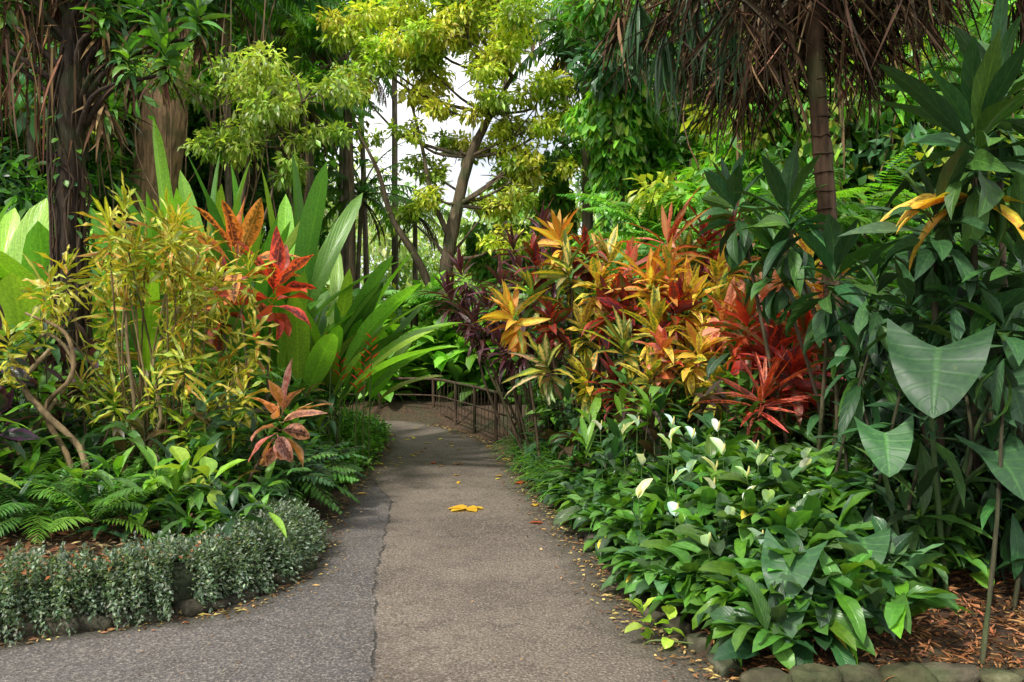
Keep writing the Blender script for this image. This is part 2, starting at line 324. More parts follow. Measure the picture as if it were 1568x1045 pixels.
shrub('orange_ti_plant',[(1.51,7.8,2.15,pPK(L=.50)),(1.91,7.6,1.85,pOG()),(1.35,7.6,1.75,pYO()),(1.06,8.3,2.05,pGY()),
  (2.25,8.4,2.3,pDK()),(1.65,7.5,1.6,pOG()),(1.2,7.9,1.95,pPK(L=.3)),(2.15,7.9,2.0,pRO()),(1.75,8.0,2.05,pYG(L=.34)),(1.5,7.5,1.85,pYO(L=.34)),(1.9,7.9,2.2,pDK(L=.32)),(1.7,7.7,1.3,pGY(L=.32)),(1.15,7.7,1.55,pDK(L=.3)),(1.85,7.4,1.55,pGY(L=.3))],(1.6,7.9),**cr)
shrub('variegated_croton',[(1.33,7.2,1.35,pGY()),(1.58,7.0,1.15,pOG(L=.32)),(1.05,7.3,1.2,pYG(L=.34)),(1.8,7.1,1.45,pRO()),(1.2,7.0,.95,pGY(L=.3)),(.8,7.4,.9,pGY(L=.3)),(1.45,7.3,1.55,pDK(L=.3)),(1.0,7.2,.85,pDK(L=.3)),(1.7,6.9,.9,pGY(L=.3)),(1.35,7.0,1.15,pPK(L=.26))],(1.4,7.3),**cr)
shrub('red_ti_plant',[(1.98,6.6,1.40,M(np.array([ORG*A(1.1,.7,1),GRN,RED]),RED)),(2.26,6.8,1.54,pRO()),(2.65,7.0,1.62,pPK()),(2.23,6.3,1.05,M(np.array([RED*.6,SAL*.7,PUR*3]),RED)),(2.4,6.6,1.3,M(np.array([GRN,GRN*.7]),RED)),(2.1,6.5,1.15,pDK()),(2.5,6.8,1.85,pOG())],(2.3,6.8),**cr)
shrub('scarlet_dracaena',[(1.85,6.0,.92,dict(L=.42,W=.042,n=46))],(1.9,6.1),mat=VAR,droop=(.1,1.1),e0=80,e1=-25,col=np.array([RED*1.1,RED*.7,A(.25,.04,.02),A(.12,.04,.03),PUR*2]),col2=A(.5,.09,.05),spread=.18,roll=.5,amt=.35)
shrub('purple_ti_plant',[(-.5,9.5,2.0),(-.18,9.3,1.6),(.36,9.4,2.5),(.05,9.6,2.3),(-.33,9.2,1.37),(.71,9.0,1.6),(.82,8.6,1.18),(-.67,9.8,1.75),(.1,9.3,1.95),(.5,9.1,2.05),(.2,9.0,1.4),(-.45,9.6,1.55),(0.0,9.0,1.15),(.15,8.7,1.2),(-.1,9.0,1.8),(.45,8.7,1.1)],(.5,9.5),
  n=36,L=.34,W=.055,mat=VAR,droop=(.3,1.2),e0=80,e1=-50,col=np.array([PUR,PUR*1.7,A(.05,.045,.03)]),col2=A(.12,.035,.05),spread=.3)
dg=dict(mat=WAXY,col=np.array([DK*1.1,DK*1.8,MID*.6]),col2=A(.1,.2,.05),e0=85,e1=-60,droop=(.3,1.4),n=30,W=.115,spread=.3,prof='lance',nc=5,nseg=7,wave=.07,petiole=.12,fold=.35,roll=.35)
shrub('green_ti_plant',[(1.96,5.6,2.1,dict(L=.46)),(2.15,5.4,1.7,dict(L=.46)),(1.8,6.2,2.3,dict(L=.40)),(2.0,5.9,1.85,dict(L=.42))],(2.5,5.9),**dg)
B=MB()
for c,L_,n in (((2.52,4.35,2.36),.60,40),((2.35,4.45,1.95),.50,30),((2.75,4.3,1.7),.55,32),((2.85,4.7,2.7),.5,24),((2.35,4.7,1.45),.42,22),((2.6,4.4,1.35),.45,24)):
    stem(B,c,(c[0]+.25,c[1]+.3),.020,(.07,.055,.04)); rosette(B,c,L=L_,**{**dg,'n':n,'W':.12})
for az,e in ((3.0,.15),(3.5,.1),(-.3,.0),(2.7,-.5),(-1.2,-.3),(3.2,.0)):
    blades(B,[(2.5,4.35,2.3)],[(math.cos(az),math.sin(az)*.6,e)],.52,.14,.9,7,'lance',.35,.05,np.array([ORG*A(1.1,1.5,1)]),YEL,VAR,5)
B.build('broad_leaf_dracaena')

# ---------------- drooping shrubs right foreground, shading put into the dark leaf greens
B=MB()
for k in range(115):
    x=R.uniform(1.9,3.6);y=R.uniform(3.9,5.6);z=R.uniform(.25,1.6) if k<70 else R.uniform(.2,.65)
    if x/y<.42 or (y<4.15 and x<2.4): continue
    stem(B,(x,y,z),(x+R.normal(0,.2),y+R.normal(0,.2)),.010,(.05,.05,.03))
    rosette(B,(x,y,z),n=15,L=R.uniform(.26,.42),W=.08,e0=60,e1=-70,droop=(.6,1.5),col=np.array([DK,DK*1.5,DK*.7,MID*.5]),mat=WAXY,spread=.3,petiole=.1,wave=.08)
B.build('shade_toned_shrub')

# ---------------- elephant ears
def ear(B,foot,tip,d,L,W,droop=.5,col=DK*1.2,n=14,roll=0.):
    f=A(foot[0],foot[1],gh(*foot)); t=A(*tip); tube(B,[f,(f*.45+t*.55)+A(0,.08,.08),t+A(0,.08,-.08),t],[.018,.013,.009,.006],(.05,.09,.03),7,WAXY,5,0)
    blades(B,[t],[d],L,W,droop,n,'heart',.14,.04,col,A(.1,.22,.06),WAXY,11,.42,0.02,0,.05,.03)
B=MB()
ear(B,(2.3,4.2),(2.06,3.85,1.50),(-.32,-.52,-.50),.42,.48,.35,DK*.95)
ear(B,(2.1,4.2),(1.83,3.90,1.08),(-.15,-.5,-.45),.24,.27,.5,DK*1.9)
ear(B,(2.0,4.2),(1.36,3.85,.50),(-.35,-.5,-.40),.27,.30,.6,DK*1.5)
ear(B,(1.9,4.1),(1.28,3.74,.30),(-.3,-.5,-.45),.24,.26,.5,DK*1.5)
ear(B,(2.3,4.3),(2.40,3.95,.98),(.1,-.6,-.4),.28,.32,.5,DK*1.2)
ear(B,(2.0,4.2),(1.75,3.95,.55),(-.2,-.6,-.2),.24,.26,.8,DK*1.5)
ear(B,(2.4,4.4),(2.55,4.1,1.35),(-.1,-.6,-.5),.30,.34,.4,DK*1.0)
B.build('elephant_ear_plant')

# ---------------- peace lilies
B=MB(); P=[];
while len(P)<650:
    y=R.uniform(3.66,7.2); x=R.uniform(.5,2.9)
    off=x-xr(y)
    if off<.12 or x/y>.56+R.uniform(-.03,.05) or (y<4.1 and x>1.80+(y-3.66)*.4) or (y>6 and off>1.6) or (y<3.95 and x<1.12): continue
    P.append((x,y,off))
P=np.array(P)
for x,y,off in P:
    n=8; az=R.uniform(0,6.28,n); el=np.radians(R.uniform(10,80,n)); d=np.stack([np.cos(az)*np.cos(el),np.sin(az)*np.cos(el),np.sin(el)],1)
    if off<.35: d[:,0]-=.35
    hh=min(.28,.08+off*.4)*(1 if y>4 else .85)
    b=np.tile(A(x,y,gh(x,y)+hh*R.uniform(.4,1.2)),(n,1))+R.normal(0,.03,(n,3))
    blades(B,b,d,R.uniform(.2,.33,n),R.uniform(.075,.12,n),R.uniform(.7,1.9,n),7,'oval',.3,.10,np.array([MID*.8,DK*1.5,MID,A(.07,.15,.06),MID*1.2,BR*.6]),A(.12,.25,.06),LEAF,5,0,.45,.12,.3)
    if R.uniform()<.06: blades(B,b[:1],d[:1],.22,.07,1.5,6,'oval',.3,.1,A(.6,.5,.08),YEL,VAR,3)
B.build('peace_lily_bed')
B=MB()
FL=[(.82,5.9,.82),(.93,5.9,.88),(1.05,5.3,.80),(1.12,5.0,.70),(1.28,5.0,.70),(1.25,5.5,.84),(1.52,4.9,.76),(1.35,4.6,.60),(.78,4.9,.56),(1.6,5.2,.80),(1.45,5.6,.88),(1.2,4.4,.54),(1.15,5.7,.9),(1.75,4.8,.74),(.98,6.2,.92),(1.45,4.5,.62),(.95,4.6,.52),(1.05,4.25,.44),(1.65,4.45,.62),(.88,5.4,.68),(1.38,5.2,.78),(.7,6.3,.8),(1.0,4.9,.66),(1.85,5.0,.78),(1.55,4.3,.54),(1.3,4.15,.48),(1.1,5.5,.84),(1.42,4.8,.7),(1.2,4.75,.64)]
for (x,y,z) in FL:
    f=A(x+R.normal(0,.04),y+.05,gh(x,y)); t=A(x,y,z); tube(B,[f,(f+t)/2+A(.01,0,0),t],[.005,.004,.003],(.10,.2,.05),5,LEAF,3,0)
    az=R.uniform(0,6.28)
    blades(B,[t-A(0,0,.02)],[(math.cos(az)*.45,math.sin(az)*.45,R.uniform(.6,1.1))],R.uniform(.10,.16),R.uniform(.06,.09),.6,8,'oval',.6,.05,(R.choice([.8,.6]),.82,R.choice([.74,.45])),(.7,.78,.5),SOFT,5,0,.4,0,.02,.02)
    tube(B,[t,t+A(.008,-.008,.03),t+A(.01,-.01,.06)],[.006,.007,.003],(.7,.65,.3),6,LEAF,2,0)
B.build('peace_lily_flowers')

# ---------------- liriope / strap border
B=MB(); 
for _ in range(90):
    y=R.uniform(6.0,10.2); x=xr(y)+R.uniform(.08,.75); n=22; az=R.uniform(0,6.28,n); el=np.radians(R.uniform(35,85,n))
    d=np.stack([np.cos(az)*np.cos(el)-.15,np.sin(az)*np.cos(el),np.sin(el)],1)
    blades(B,np.tile(A(x,y,gh(x,y)),(n,1))+R.normal(0,.03,(n,3))*A(1,1,0),d,R.uniform(.35,.62,n),.026,R.uniform(1.0,2.3,n),6,'strap',.3,0,np.array([MID,BR*.7,DK*2]),None,LEAF,3,0,.2)
B.build('lily_turf_border')

# ---------------- generic undergrowth
def under(B,reg,n,hmin,hmax,L=(.18,.35),W=.08,cols=None,mat=None,prof='lance',edge=.15,per=7):
    x0,x1,y0,y1=reg; k=0; tries=0
    while k<n and tries<n*20:
        tries+=1; x=R.uniform(x0,x1); y=R.uniform(y0,y1)
        if xl(y)-edge<x<xr(y)+edge and y<13.9: continue
        k+=1; g=float(gh(x,y)); z=g+R.uniform(hmin,hmax)
        az=R.uniform(0,6.28,per); el=np.radians(R.uniform(-10,75,per)); d=np.stack([np.cos(az)*np.cos(el),np.sin(az)*np.cos(el),np.sin(el)],1)
        b=np.tile(A(x,y,z),(per,1))-A(0,0,1)*(R.uniform(0,.25,per)*min(z-g,1))[:,None]
        blades(B,b,d,R.uniform(*L,per),W*R.uniform(.7,1.2,per),R.uniform(.3,1.5,per),4,prof,.3,.05,np.asarray(cols)[R.integers(0,len(cols))],None,LEAF if mat is None else mat,3,0,.3,.08)
        if R.uniform()<.4: tube(B,[(x+R.normal(0,.05),y,g-.02),(x,y,z)],[.008,.005],(.08,.08,.04),4,BARK,1,0)
DG=[DK*1.3,DK*1.8,MID*.8,MID]
B=MB(); under(B,(.3,3.4,5.8,9.5),460,.05,.95,cols=DG+[A(.05,.03,.02),BR*.7]); under(B,(.1,5.5,8.5,12),400,.2,1.9,(.2,.42),.09,DG+[BR*.7]); under(B,(2.3,6.5,5.5,9.5),380,.1,2.1,(.2,.42),.09,DG); B.build('right_bed_undergrowth')
B=MB(); under(B,(-6.5,-1.9,5.6,9.0),700,.05,.9,cols=DG+[BR*.7,BR,A(.1,.08,.03)]); under(B,(-4.0,-1.7,4.9,8),320,.05,.45,(.15,.28),.06,DG+[BR*.7,BR]); under(B,(-8,-3,8.8,12),320,.2,1.4,(.2,.42),.10,DG+[BR]); under(B,(-6.5,-3.4,4.6,7.5),360,.1,1.35,(.15,.34),.07,DG+[BR*.7,PUR*1.5]); B.build('left_bed_undergrowth')
B=MB(); under(B,(-7,5,13.9,17),560,.1,1.3,(.35,.65),.26,[MID,BR*.8,BR*1.1,BR],prof='oval'); under(B,(-9,6,15,20),500,.3,2.2,(.35,.6),.2,[MID,BR,BR*.7,LIME*.7]); B.build('ginger_thicket')
B=MB()
for _ in range(420):
    y=R.uniform(7.5,11.8); x=xl(y)-R.uniform(-.02,.55); n=12; p=A(x,y,gh(x,y)+.02)+R.normal(0,1,(n,3))*A(.06,.06,.03)+A(0,0,1)*R.uniform(.02,.22)
    blades(B,p,R.normal(0,1,(n,3))*A(1,1,.4)+A(.2,-.2,.5),.09,.045,.6,2,'oval',.2,0,np.array([BR*.9,MID,BR*.7]),None,SOFT,3)
B.build('ground_cover')

# ---------------- grey-green low hedge + stones, left front
HY=[(-4.2,3.75),(-3.6,3.9),(-3.05,4.12),(-2.5,4.33),(-1.95,4.55),(-1.68,4.9),(-1.62,5.3),(-1.72,5.8)]
HP=np.array(HY); seg=np.linspace(0,len(HP)-1,120); HX=np.stack([np.interp(seg,range(len(HP)),HP[:,0]),np.interp(seg,range(len(HP)),HP[:,1])],1)
B=MB()
n=52000; k=R.integers(0,119,n); f=R.uniform(0,1,n)[:,None]; c=HX[k]*(1-f)+HX[k+1]*f; tan=nrm(HX[k+1]-HX[k]); nr=np.stack([-tan[:,1],tan[:,0]],1)
a=R.uniform(-.35,math.pi+.1,n); kk=k+f[:,0]; lump=1+.10*np.sin(kk*.31)+.08*np.sin(kk*.83+1)+.10*np.sin(kk*1.9+a*2)+.09*np.sin(kk*4.1+a*5); rw=.29*lump; rh=.225*lump
rr=R.uniform(.62,1.05,n)*np.exp(R.normal(0,.05,n)); off=-np.cos(a)*rw*rr; p=np.concatenate([c+nr*off[:,None],(.11+np.sin(a)*rh*rr)[:,None]],1)
d=np.concatenate([nr*(-np.cos(a))[:,None],np.sin(a)[:,None]],1)+R.normal(0,.55,(n,3))
pat=(1.0+.35*np.sin(kk*.6+a*3)*np.sin(kk*1.3+2))[:,None]
hc=np.array([A(.15,.21,.13),A(.09,.14,.08),A(.25,.31,.22),A(.05,.09,.04)])[R.integers(0,4,n)]*pat
blades(B,p,d,R.uniform(.018,.038,n),R.uniform(.012,.020,n),.5,2,'rh',.3,0,hc,None,SOFT,3,0,.6)
n=520;k=np.clip(R.normal(34,22,n),0,118).astype(int); p=np.concatenate([HX[k]+R.normal(0,.13,(n,2)),np.full((n,1),.32)+R.normal(0,.02,(n,1))],1)
blades(B,p,R.normal(0,1,(n,3))*A(1,1,.3),R.uniform(.02,.06,n),.02,.6,2,'lance',.3,0,np.array([A(.28,.11,.05),A(.2,.08,.04),A(.26,.2,.1)]),None,DRY,3)
for i in range(0,119,2): rock(B,(HX[i,0],HX[i,1],.08),(.16,.16,.14),(.014,.02,.01))
B.build('low_hedge')
B=MB()
for i in range(0,119,4):
    t=nrm((HX[i+1]-HX[i])[None])[0]; q=HX[i]+A(t[1],-t[0])*.21; rock(B,(q[0],q[1],.015),(R.uniform(.09,.14),R.uniform(.06,.09),R.uniform(.04,.07)),(.04,.037,.028))
x=1.12
while x<3.0:
    w_=R.uniform(.09,.15); yy_=3.50-.04*(x-1)+R.normal(0,.015); rock(B,(x,yy_,.03),(w_,R.uniform(.07,.10),R.uniform(.05,.08)),(.075,.07,.045)); x+=w_*1.8
for y in np.arange(3.75,6.6,.22): rock(B,(xr(y)+.09,y,.0),(.07,R.uniform(.08,.13),R.uniform(.04,.06)),(.06,.055,.04))
B.build('stone_edging')

# ---------------- mulch and litter
B=MB(); n=9000; x=R.uniform(1.0,3.6,n); y=R.uniform(3.45,4.7,n); ok=(x>xr(y)+.03); x=x[ok];y=y[ok];n=len(x); p=np.stack([x,y,gh(x,y)+R.uniform(.0,.03,n)],1)
blades(B,p,R.normal(0,1,(n,3))*A(1,1,.15),R.uniform(.03,.10,n),R.uniform(.006,.018,n),.2,2,'rh',.2,0,np.array([A(.28,.12,.05),A(.12,.055,.025),A(.36,.18,.08),A(.06,.035,.02)]),None,DRY,3,0,.5,0,.3)
n=5000; x=R.uniform(-5,-1.5,n); y=R.uniform(4.3,7,n); ok=x<xl(y)-.1; x=x[ok];y=y[ok]; n=len(x); p=np.stack([x,y,gh(x,y)+.02],1)
blades(B,p,R.normal(0,1,(n,3))*A(1,1,.2),R.uniform(.04,.12,n),R.uniform(.01,.04,n),.4,2,'lance',.2,0,np.array([A(.2,.1,.05),A(.1,.05,.03),A(.3,.2,.1)]),None,DRY,3,0,.5,0,.3)
B.build('leaf_mulch')
B=MB()
def flat(x,y,L,W,c,mat=SOFT): 
    n=len(x); a=R.uniform(0,6.28,n); blades(B,np.stack([x,y,np.full(n,.018)],1),np.stack([np.cos(a),np.sin(a),np.full(n,.12)],1),L,W,.35,4,'oval',.15,.05,c,None,mat,3,0,.1)
y=R.uniform(7.5,12.6,42); t=R.beta(.7,.7,42); x=xl(y)*(1-t)+xr(y)*t; flat(x,y,R.uniform(.05,.13,42),R.uniform(.03,.06,42),np.array([YEL,A(.7,.5,.05),A(.4,.25,.06)]))
an=np.array([3.1,3.8,2.4,.1,5.4]); blades(B,np.tile(A(-.40,6.92,.02),(5,1)),np.stack([np.cos(an),np.sin(an),np.full(5,.1)],1),A(.17,.16,.15,.16,.15),.10,.3,5,'oval',.1,.05,A(.75,.47,.04),None,SOFT,3,0,.05,0,.05,.03)
flat(A(.20,.25,.10,.12,-.9),A(7.0,6.4,8.0,8.15,9.2),.12,.06,np.array([A(.5,.1,.03),A(.7,.45,.05)]))
n=3600; y=R.uniform(3.5,13,n); s=R.uniform(0,1,n)<.5; e=np.abs(R.normal(0,.12,n)); x=np.where(s,np.maximum(xl(y),-3.4)+e,xr(y)-e)
ang=R.uniform(0,6.28,n); blades(B,np.stack([x,y,np.full(n,.016)],1),np.stack([np.cos(ang),np.sin(ang),0*ang+.1],1),R.uniform(.015,.06,n),R.uniform(.006,.02,n),.3,2,'lance',.2,0,np.array([A(.2,.11,.05),A(.1,.06,.03),A(.38,.28,.1)]),None,DRY,3,0,.3,0,.3)
n=700; y=R.uniform(3.3,9,n); x=R.uniform(-2,.9,n); ok=(x>xl(y))&(x<xr(y)); x=x[ok];y=y[ok];n=len(x); ang=R.uniform(0,6.28,n)
blades(B,np.stack([x,y,np.full(n,.016)],1),np.stack([np.cos(ang),np.sin(ang),0*ang+.1],1),R.uniform(.01,.03,n),R.uniform(.004,.01,n),.3,2,'lance',.2,0,np.array([A(.25,.16,.08),A(.1,.06,.03)]),None,DRY,3)
B.build('fallen_leaves')
B=MB(); rosette(B,(.66,3.98,.06),n=8,L=.11,W=.06,e0=60,e1=0,col=LIME,mat=LEAF,prof='oval'); rosette(B,(.78,3.93,.05),n=6,L=.10,W=.06,e0=60,e1=0,col=LIME,mat=LEAF,prof='oval')
tube(B,[(.66,3.98,.0),(.72,3.96,.03),(.9,3.92,.03)],.005,(.15,.2,.05),5,LEAF); B.build('creeping_seedling')

# ---------------- left bed plants
def bigleaf(B,foot,n,Lr,Wr,spread=.35,lean=(0,0),cols=None,hb=.1,e=(62,90),pet=.4,dr=(.1,1.0)):
    az=R.uniform(0,6.28,n); el=np.radians(R.uniform(*e,n)); d=np.stack([np.cos(az)*np.cos(el)+lean[0],np.sin(az)*np.cos(el)+lean[1],np.sin(el)],1)
    b=np.tile(A(foot[0],foot[1],gh(*foot)+hb),(n,1))+R.normal(0,spread*.4,(n,3))*A(1,1,0)
    blades(B,b,d,R.uniform(*Lr,n),R.uniform(*Wr,n),R.uniform(*dr,n),16,'paddle',.30,.04,cols,A(.35,.5,.1),LEAF,5,0,1.2,pet,.25,.07)
B=MB(); gc=np.array([BR,BR*1.2,MID*1.3,A(.22,.44,.05),MID,LIME*.9])
for fx,fy,mx in [(-3.9,9.2,3.5),(-3.5,9.0,3.3),(-3.1,9.3,3.5),(-2.85,8.8,2.7),(-2.6,9.2,2.8),(-2.4,9.0,2.4),(-2.3,9.6,2.5),(-3.3,8.7,2.8),(-3.4,10.0,3.6),(-2.9,10.0,3.2),(-2.3,10.3,2.7),(-4.4,9.8,3.3),(-3.7,8.6,2.6)]:
    bigleaf(B,(fx,fy),11,(mx*.5,mx),(.20,.32),.5,(.03,-.05),gc)
for fx,fy in [(-2.3,9.2),(-2.2,9.8),(-2.2,10.6),(-2.3,8.8)]: bigleaf(B,(fx,fy),8,(1.3,2.3),(.18,.28),.4,(.30,-.05),gc,dr=(.5,1.2))
for fx,fy in [(-3.6,9.6),(-3.1,9.8),(-2.7,9.7)]: bigleaf(B,(fx,fy),3,(3.0,3.6),(.26,.34),.3,(.0,-.03),gc,e=(80,90),dr=(.05,.4))
B.build('heliconia_clump')
B=MB()
for fx,fy in [(-5.5,8.8),(-6.0,8.6),(-5.1,9.4),(-6.3,9.3)]: bigleaf(B,(fx,fy),8,(2.0,3.0),(.38,.52),.4,(0,0),gc,e=(66,88),pet=.35,dr=(.1,.8))
B.build('banana_plant')
B=MB()
for x,y,z in [(-1.93,8.5,1.35),(-1.85,8.6,1.12),(-1.50,8.5,1.35),(-1.55,8.4,1.15),(-2.65,7.7,1.5),(-1.63,8.4,1.0),(-2.4,7.8,1.05)]:
    tube(B,[(x-.05,y+.1,gh(x,y)),(x-.02,y,z*.6),(x,y,z-.1)],.008,(.1,.15,.04),5,LEAF)
    for k in range(6):
        blades(B,[(x,y,z-.1+k*.045)],[((-1)**k*.8,-.2,.55)],.13-k*.008,.04,-.3,4,'lance',.8,0,RED*1.3,YEL,LEAF,3,0,.1)
B.build('heliconia_flowers')
B=MB()
for k in range(40):
    x=-2.88+R.normal(0,.36); y=6.3+R.normal(0,.25); z=R.uniform(1.15,2.3)-abs(x+2.9)*.5
    stem(B,(x,y,z),(-2.9+R.normal(0,.12),6.4+R.normal(0,.1)),.008,(.17,.13,.06))
    rosette(B,(x,y,z),n=24,L=.25,W=.031,e0=75,e1=-70,droop=(.7,2.3),col=np.array([YEL*1.05,A(.66,.60,.10),YG*1.15,YEL,ORG*.9,YEL,A(.3,.38,.05)]),col2=YG*.8,mat=VAR,spread=.28,wave=.55,roll=1.1,fold=.25,nseg=6,amt=.3)
for x,y,z in [(-2.35,6.1,.8),(-2.45,6.0,.65),(-2.2,6.2,.72),(-3.0,6.0,.9),(-2.7,6.0,.95),(-3.3,6.1,1.0)]:
    stem(B,(x,y,z),(x-.1,y+.1),.01); rosette(B,(x,y,z),n=22,L=.26,W=.03,e0=75,e1=-60,droop=(.6,2.0),col=np.array([YEL,YG]),col2=A(.2,.3,.03),mat=VAR,spread=.2,wave=.4,roll=.8,nseg=6)
B.build('yellow_croton')
rc=dict(mat=VAR,spread=.3,e0=86,e1=-35,droop=(.15,1.3),prof='lance',nc=5,nseg=8,petiole=.12,wave=.09,roll=.7,amt=.35)
shrub('bronze_ti_plant',[(-2.47,7.2,1.95,dict(n=14,L=.62,W=.18,col=np.array([A(.16,.04,.02),ORG*.6,A(.10,.03,.02),A(.22,.12,.03)]),col2=ORG)),(-2.15,7.1,1.70,dict(n=18,L=.50,W=.15,col=np.array([RED*.9,A(.12,.03,.03),A(.08,.03,.03),A(.45,.07,.03),A(.10,.03,.04)]),col2=A(.55,.07,.04))),(-2.65,7.3,1.6,dict(n=12,L=.45,W=.13,col=np.array([PUR*2,RED*.3]),col2=RED*.8))],(-2.5,7.3),**rc)
shrub('salmon_ti_plant',[(-1.78,5.95,.72,dict(n=17,L=.34,W=.10,e1=-60,droop=(.3,1.4),col=np.array([SAL*.5,A(.22,.06,.04),ORG*.6,A(.09,.04,.04),A(.12,.06,.05)]),col2=SAL*.8))],(-2.0,6.2),**rc)
shrub('dark_purple_cordyline',[(-3.75,5.8,1.25),(-3.9,5.9,.95),(-3.65,5.6,.75)],(-3.9,6),**{**rc,'n':18,'L':.34,'W':.09,'col':np.array([PUR*.7,PUR*1.1,DK]),'col2':A(.08,.035,.06)})
B=MB()
for c,n,L_ in (((-1.85,6.5,.30),26,.62),((-1.8,7.0,.30),18,.55),((-2.3,5.7,.3),14,.5)):
    az=R.uniform(0,6.28,n); el=np.radians(R.uniform(15,75,n)); d=np.stack([np.cos(az)*np.cos(el),np.sin(az)*np.cos(el),np.sin(el)],1)
    fronds(B,np.tile(A(*c),(n,1)),d,L_*R.uniform(.8,1.1,n),R.uniform(.8,1.5,n),12,.14,.035,(1.3,.7),.1,np.array([DK*1.8,DK*1.3,MID*.8]),WAXY,.2,3,.4,.007,'oval',(.08,.09,.03))
B.build('cardboard_palm')
B=MB()
for x,y in [(-3.0,5.0),(-2.75,5.2),(-3.3,5.3),(-3.5,4.9),(-2.6,4.9),(-3.1,5.6),(-3.9,5.2),(-2.5,7.3),(-2.9,7.6)]:
    n=11; az=R.uniform(0,6.28,n); el=np.radians(R.uniform(20,70,n)); d=np.stack([np.cos(az)*np.cos(el),np.sin(az)*np.cos(el),np.sin(el)],1); h=.12 if y<7 else .9
    fronds(B,np.tile(A(x,y,gh(x,y)+h),(n,1)),d,R.uniform(.4,.62,n),R.uniform(.8,1.5,n),20,.12,.018,(1.3,.8),.1,np.array([MID,BR*.8,MID*1.2]),LEAF,.15,2,.4,.004)
B.build('fern')
B=MB()
for x,y,z in [(-1.98,5.2,.50),(-2.2,5.4,.52),(-2.38,5.15,.40)]:
    rosette(B,(x,y,z),n=8,L=.26,W=.13,e0=60,e1=-20,droop=(.4,1.2),col=np.array([LIME*.8,BR,LIME*.9]),col2=YG,mat=LEAF,prof='oval',nseg=7,nc=5,petiole=.25,spread=.1); stem(B,(x,y,z),(x,y),.008)
blades(B,[(-2.25,5.3,.25),(-2.1,5.2,.25),(-1.55,5.05,.42)],[(.05,-.1,1),(-.3,-.1,1),(.35,-.4,-.1)],A(.45,.4,.3),A(.07,.06,.06),.4,8,'lance',.3,.03,np.array([BR,LIME]),YG,LEAF,5)
blades(B,[(-3.75,5.0,.85),(-3.7,5.1,.55)],[(.8,-.1,.5),(.8,-.3,.5)],A(1.0,.8),.13,.9,9,'lance',.3,.03,LIME*.7,YG,LEAF,5)
B.build('arrowhead_plant')

# ---------------- left tree with epiphytes
B=MB(); tx,ty=-3.88,7.0
trp=[(tx-.12,ty,0),(tx-.05,ty,.8),(tx,ty,2),(tx+.02,ty,3.2),(tx+.08,ty,4.4),(tx+.1,ty+.1,6.2),(tx,ty+.2,8)]
tube(B,trp,[.20,.14,.115,.11,.12,.10,.07],(.030,.023,.017),16,BARK,8,.10)
for k in range(44):
    a=R.uniform(0,6.28); z0=R.uniform(.1,2.4); z1=z0+R.uniform(.8,2.4); pts=[(tx+math.cos(a+s*R.normal(0,.7))*.135,ty+math.sin(a+s*R.normal(0,.7))*.135,z0+(z1-z0)*s) for s in np.linspace(0,1,6)]
    tube(B,pts,R.uniform(.006,.014),(.055,.04,.028),5,BARK,3)
# climbing leaves and dead fibre on the trunk
n=260; a=R.uniform(0,6.28,n); z=R.uniform(.4,3.5,n); ok=np.sin(z*3.1+a)>.1; a=a[ok];z=z[ok];n=len(z)
blades(B,np.stack([tx+np.cos(a)*.13,ty+np.sin(a)*.13,z],1),np.stack([np.cos(a),np.sin(a),-.6+0*a],1)+R.normal(0,.3,(n,3)),R.uniform(.06,.13,n),.05,.5,3,'oval',.2,0,np.array([MID,DK*1.8,BR*.7]),None,SOFT,3)
n=300; a=R.uniform(0,6.28,n); z=R.uniform(.6,3.6,n); blades(B,np.stack([tx+np.cos(a)*.125,ty+np.sin(a)*.125,z],1),np.stack([np.cos(a)*.5,np.sin(a)*.5,-1+0*a],1)+R.normal(0,.2,(n,3)),R.uniform(.06,.2,n),.008,.4,3,'strap',.2,.1,np.array([A(.10,.06,.035),A(.05,.03,.02)]),None,DRY,3)
for z in np.arange(3.45,6.0,.2):
    a=R.uniform(0,6.28); c=(tx+.08+math.cos(a)*.22,ty+math.sin(a)*.22,z)
    rosette(B,c,n=18,L=R.uniform(.25,.42),W=.05,e0=80,e1=-20,axis=(math.cos(a),math.sin(a),.8),droop=(.4,1.4),col=np.array([DK*1.8,MID,MID*1.3]),mat=LEAF,prof='strap')
    rosette(B,c,n=30,L=R.uniform(.3,.55),W=.03,e0=-10,e1=-85,droop=(.3,1.0),col=np.array([A(.15,.09,.045),A(.08,.045,.028),A(.22,.15,.08)]),mat=DRY,prof='strap',wave=.2)
for x,y,z in [(-3.4,6.9,3.9),(-3.2,6.9,4.2),(-3.0,6.9,4.0),(-3.55,6.8,4.4),(-3.1,7,4.6),(-3.3,6.8,4.75),(-2.85,6.9,4.35),(-4.3,6.8,4.2),(-4.6,6.9,4.5),(-4.4,6.9,3.9),(-3.6,6.9,4.9),(-4.0,6.7,4.7),(-2.95,6.8,3.75),(-3.25,6.8,3.7),(-4.7,6.8,4.1),(-4.2,6.8,4.5),(-2.7,6.9,4.1),(-3.45,6.8,4.15)]:
    rosette(B,(x,y,z),n=34,L=.26,W=.06,e0=80,e1=-40,droop=(.3,1.5),col=np.array([DK*2,MID,MID*1.4,BR*.9]),mat=LEAF,prof='lance',spread=.25,roll=.6)
    rosette(B,(x,y,z-.08),n=16,L=.32,W=.03,e0=-10,e1=-85,droop=(.3,1.0),col=np.array([A(.15,.09,.045),A(.08,.045,.028)]),mat=DRY,prof='strap')
    tube(B,[(tx+.08,ty,z-.5),((x+tx)/2,y,z-.15),(x,y,z)],[.035,.022,.012],(.035,.026,.02),7)
